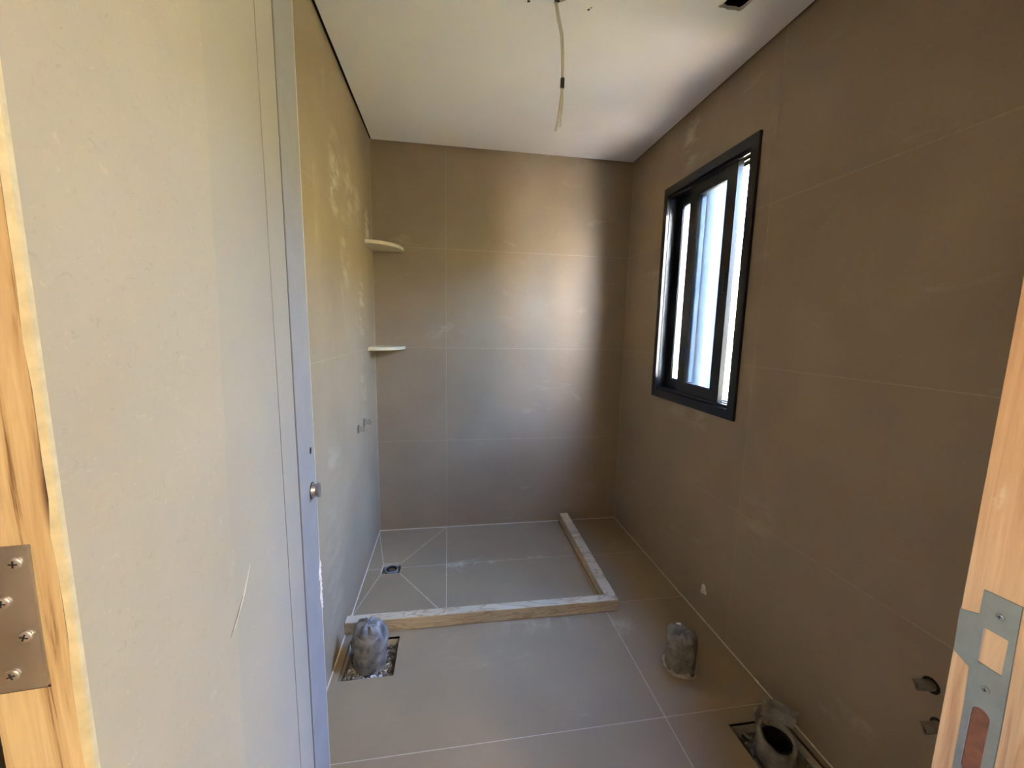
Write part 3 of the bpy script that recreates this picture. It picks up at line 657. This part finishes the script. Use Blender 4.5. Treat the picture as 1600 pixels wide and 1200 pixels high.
# the folded wrap: a flat flap that leans back and right, and a tucked piece in front of it
sheet('wrap_flap', [[(px - 0.012, py + 0.050, 0.070), (px + 0.015, py + 0.038, 0.074), (px + 0.052, py - 0.004, 0.076)],
                    [(px - 0.002, py + 0.062, 0.094), (px + 0.030, py + 0.052, 0.100), (px + 0.072, py + 0.004, 0.100)],
                    [(px + 0.006, py + 0.078, 0.108), (px + 0.044, py + 0.068, 0.112), (px + 0.090, py + 0.016, 0.110)]], 0.002, 'wrap_dark', t)
sheet('wrap_flap', [[(px - 0.050, py + 0.030, 0.068), (px - 0.020, py + 0.040, 0.066), (px - 0.004, py + 0.030, 0.060)],
                    [(px - 0.040, py + 0.055, 0.086), (px - 0.016, py + 0.058, 0.078), (px + 0.006, py + 0.050, 0.084)],
                    [(px - 0.034, py + 0.066, 0.094), (px - 0.012, py + 0.068, 0.098), (px + 0.010, py + 0.064, 0.098)]], 0.002, 'wrap_dark', t)

# shower drain
t = tag(empty('shower_drain', (0.131, 2.129, -0.045)), 'bare square shower drain with a grey pipe mouth where the cut tiles meet', 'drain')
n = 26
def ring(z, r_): return [(0.130 + r_ * math.cos(2 * math.pi * i / n), 2.131 + r_ * math.sin(2 * math.pi * i / n), z) for i in range(n)]
def lathe(rings): return [p for q in rings for p in ring(*q)], [[k * n + i, k * n + (i + 1) % n, (k + 1) * n + (i + 1) % n, (k + 1) * n + i] for k in range(len(rings) - 1) for i in range(n)]
put('pipe_mouth', *lathe([(-0.044, 0.036), (-0.0045, 0.036), (-0.0030, 0.0345), (-0.0030, 0.0310), (-0.0070, 0.0300), (-0.0070, 0.0296)]), 'ring', t)
put('pipe_bore', *lathe([(-0.0062, 0.0299), (-0.040, 0.0296), (-0.040, 0.0005)]), 'dark', t)
slab(MB(), 2, -0.0445, -0.020, (0.0805, 2.0805, 0.1805, 2.1775), [(0.106, 2.107, 0.154, 2.155)]).put('drain_bed', 'concrete', t)
mb = MB(); random.seed(3)
for k in range(46):
    a = random.uniform(0, 6.283); rr = random.uniform(0.041, 0.064); r = random.uniform(0.004, 0.008)
    x = min(max(0.130 + rr * math.cos(a), 0.080 + r), 0.181 - r); y = min(max(2.130 + rr * math.sin(a), 2.080 + r), 2.178 - r)
    mb.cyl((x, y, -0.044), (random.uniform(-.3, .3), random.uniform(-.3, .3), 1), r, random.uniform(0.012, 0.032), n=6, r2=r * 0.5)
o = mb.put('mortar_crumbs', 'gravel', t); o['kind'] = 'stuff'

# ------------------------------------------------------------------ wires hanging from the ceiling
t = tag(empty('hanging_wire', (0.794, 1.428, H)), 'pair of white wires joined by black tape, hanging from the ceiling board', 'wire')
def wire(dx, end):
    return [(0.794 + dx * 0.4, 1.424, H + 0.004), (0.803 + dx, 1.430, H - 0.030), (0.819 + dx, 1.430, H - 0.090), (0.8245 + dx, 1.428, H - 0.150), (0.8255 + dx * 0.6, 1.428, 2.175), (0.8250 + dx * 0.4, 1.428, 2.135),
            (0.8235 + dx * 1.2, 1.427, 2.085), (0.818 + dx * 1.6, 1.426, 2.03), (end[0], 1.425, end[1])]
MB().tube(wire(-0.0030, (0.8065, 1.992)), [0.0034] * 4 + [0.0028, 0.0028, 0.0036, 0.0038, 0.0036], n=10).put('wire', 'wire', t, smooth=True)
MB().tube(wire(0.0034, (0.8225, 2.008)), [0.0030] * 4 + [0.0028, 0.0028, 0.0036, 0.0038, 0.0036], n=10).put('wire', 'wire', t, smooth=True)
box('tape', (0.8195, 1.4225, 2.130), (0.8318, 1.4335, 2.163), 'tape', t, bevel=0.002)

# ------------------------------------------------------------------ small things on the right wall
def conduit(y, z, drop, label, bend):
    t = tag(empty('conduit_stub', (W, y, z)), label, 'pipe', 'cut conduit ends on the right wall')
    n = 14; v = []; f = []; pts = [Vector((W + 0.002, y, z)), Vector((W - 0.020, y + bend * 0.3, z + drop * 0.3)), Vector((W - 0.048, y + bend, z + drop))]
    for r in (0.0125, 0.0105):
        for p in (pts if r > 0.011 else pts[::-1]):
            for i in range(n):
                a = 2 * math.pi * i / n; k = 1 + (0.25 * noise.noise(Vector((math.cos(a) * 2, math.sin(a) * 2, y * 9))) if p == pts[2] else 0)
                tear = -0.014 * max(0, math.cos(a + 0.6)) if p == pts[2] else 0
                v.append(p + Vector((-tear, math.cos(a) * r * k, math.sin(a) * r * k)))
    for k in range(5):
        for i in range(n): f.append([k * n + i, k * n + (i + 1) % n, (k + 1) * n + (i + 1) % n, (k + 1) * n + i])
    put('conduit', v, f, 'torn', t, smooth=True)
    MB().cyl((W - 0.0008, y, z), (1, 0, 0), 0.019, 0.004, n=16).put('wall_hole', 'dark', t)
conduit(0.700, 0.478, 0.006, 'upper torn conduit end poking from the wall beside the strike plate', 0.004)
conduit(0.672, 0.392, 0.002, 'lower torn conduit end poking from the wall beside the strike plate', 0.002)
t = tag(empty('plaster_plug', (W, 1.549, 0.14)), 'small crumbled white plaster plug low on the right wall', 'plaster')
mb = MB(); random.seed(21)
ring = [(1.549 + 0.024 * random.uniform(0.5, 1.2) * math.cos(a), 0.140 + 0.030 * random.uniform(0.5, 1.25) * math.sin(a)) for a in [2 * math.pi * k / 11 for k in range(11)]]
v = [(W, y, z) for y, z in ring] + [(W - random.uniform(0.004, 0.010), 1.549 + (y - 1.549) * 0.55, 0.14 + (z - 0.14) * 0.55) for y, z in ring] + [(W - 0.008, 1.549, 0.142)]
f = [list(range(11))] + [[i, (i + 1) % 11, 11 + (i + 1) % 11, 11 + i] for i in range(11)] + [[11 + i, 11 + (i + 1) % 11, 22] for i in range(11)]
put('plug', v, f, 'plaster', t)
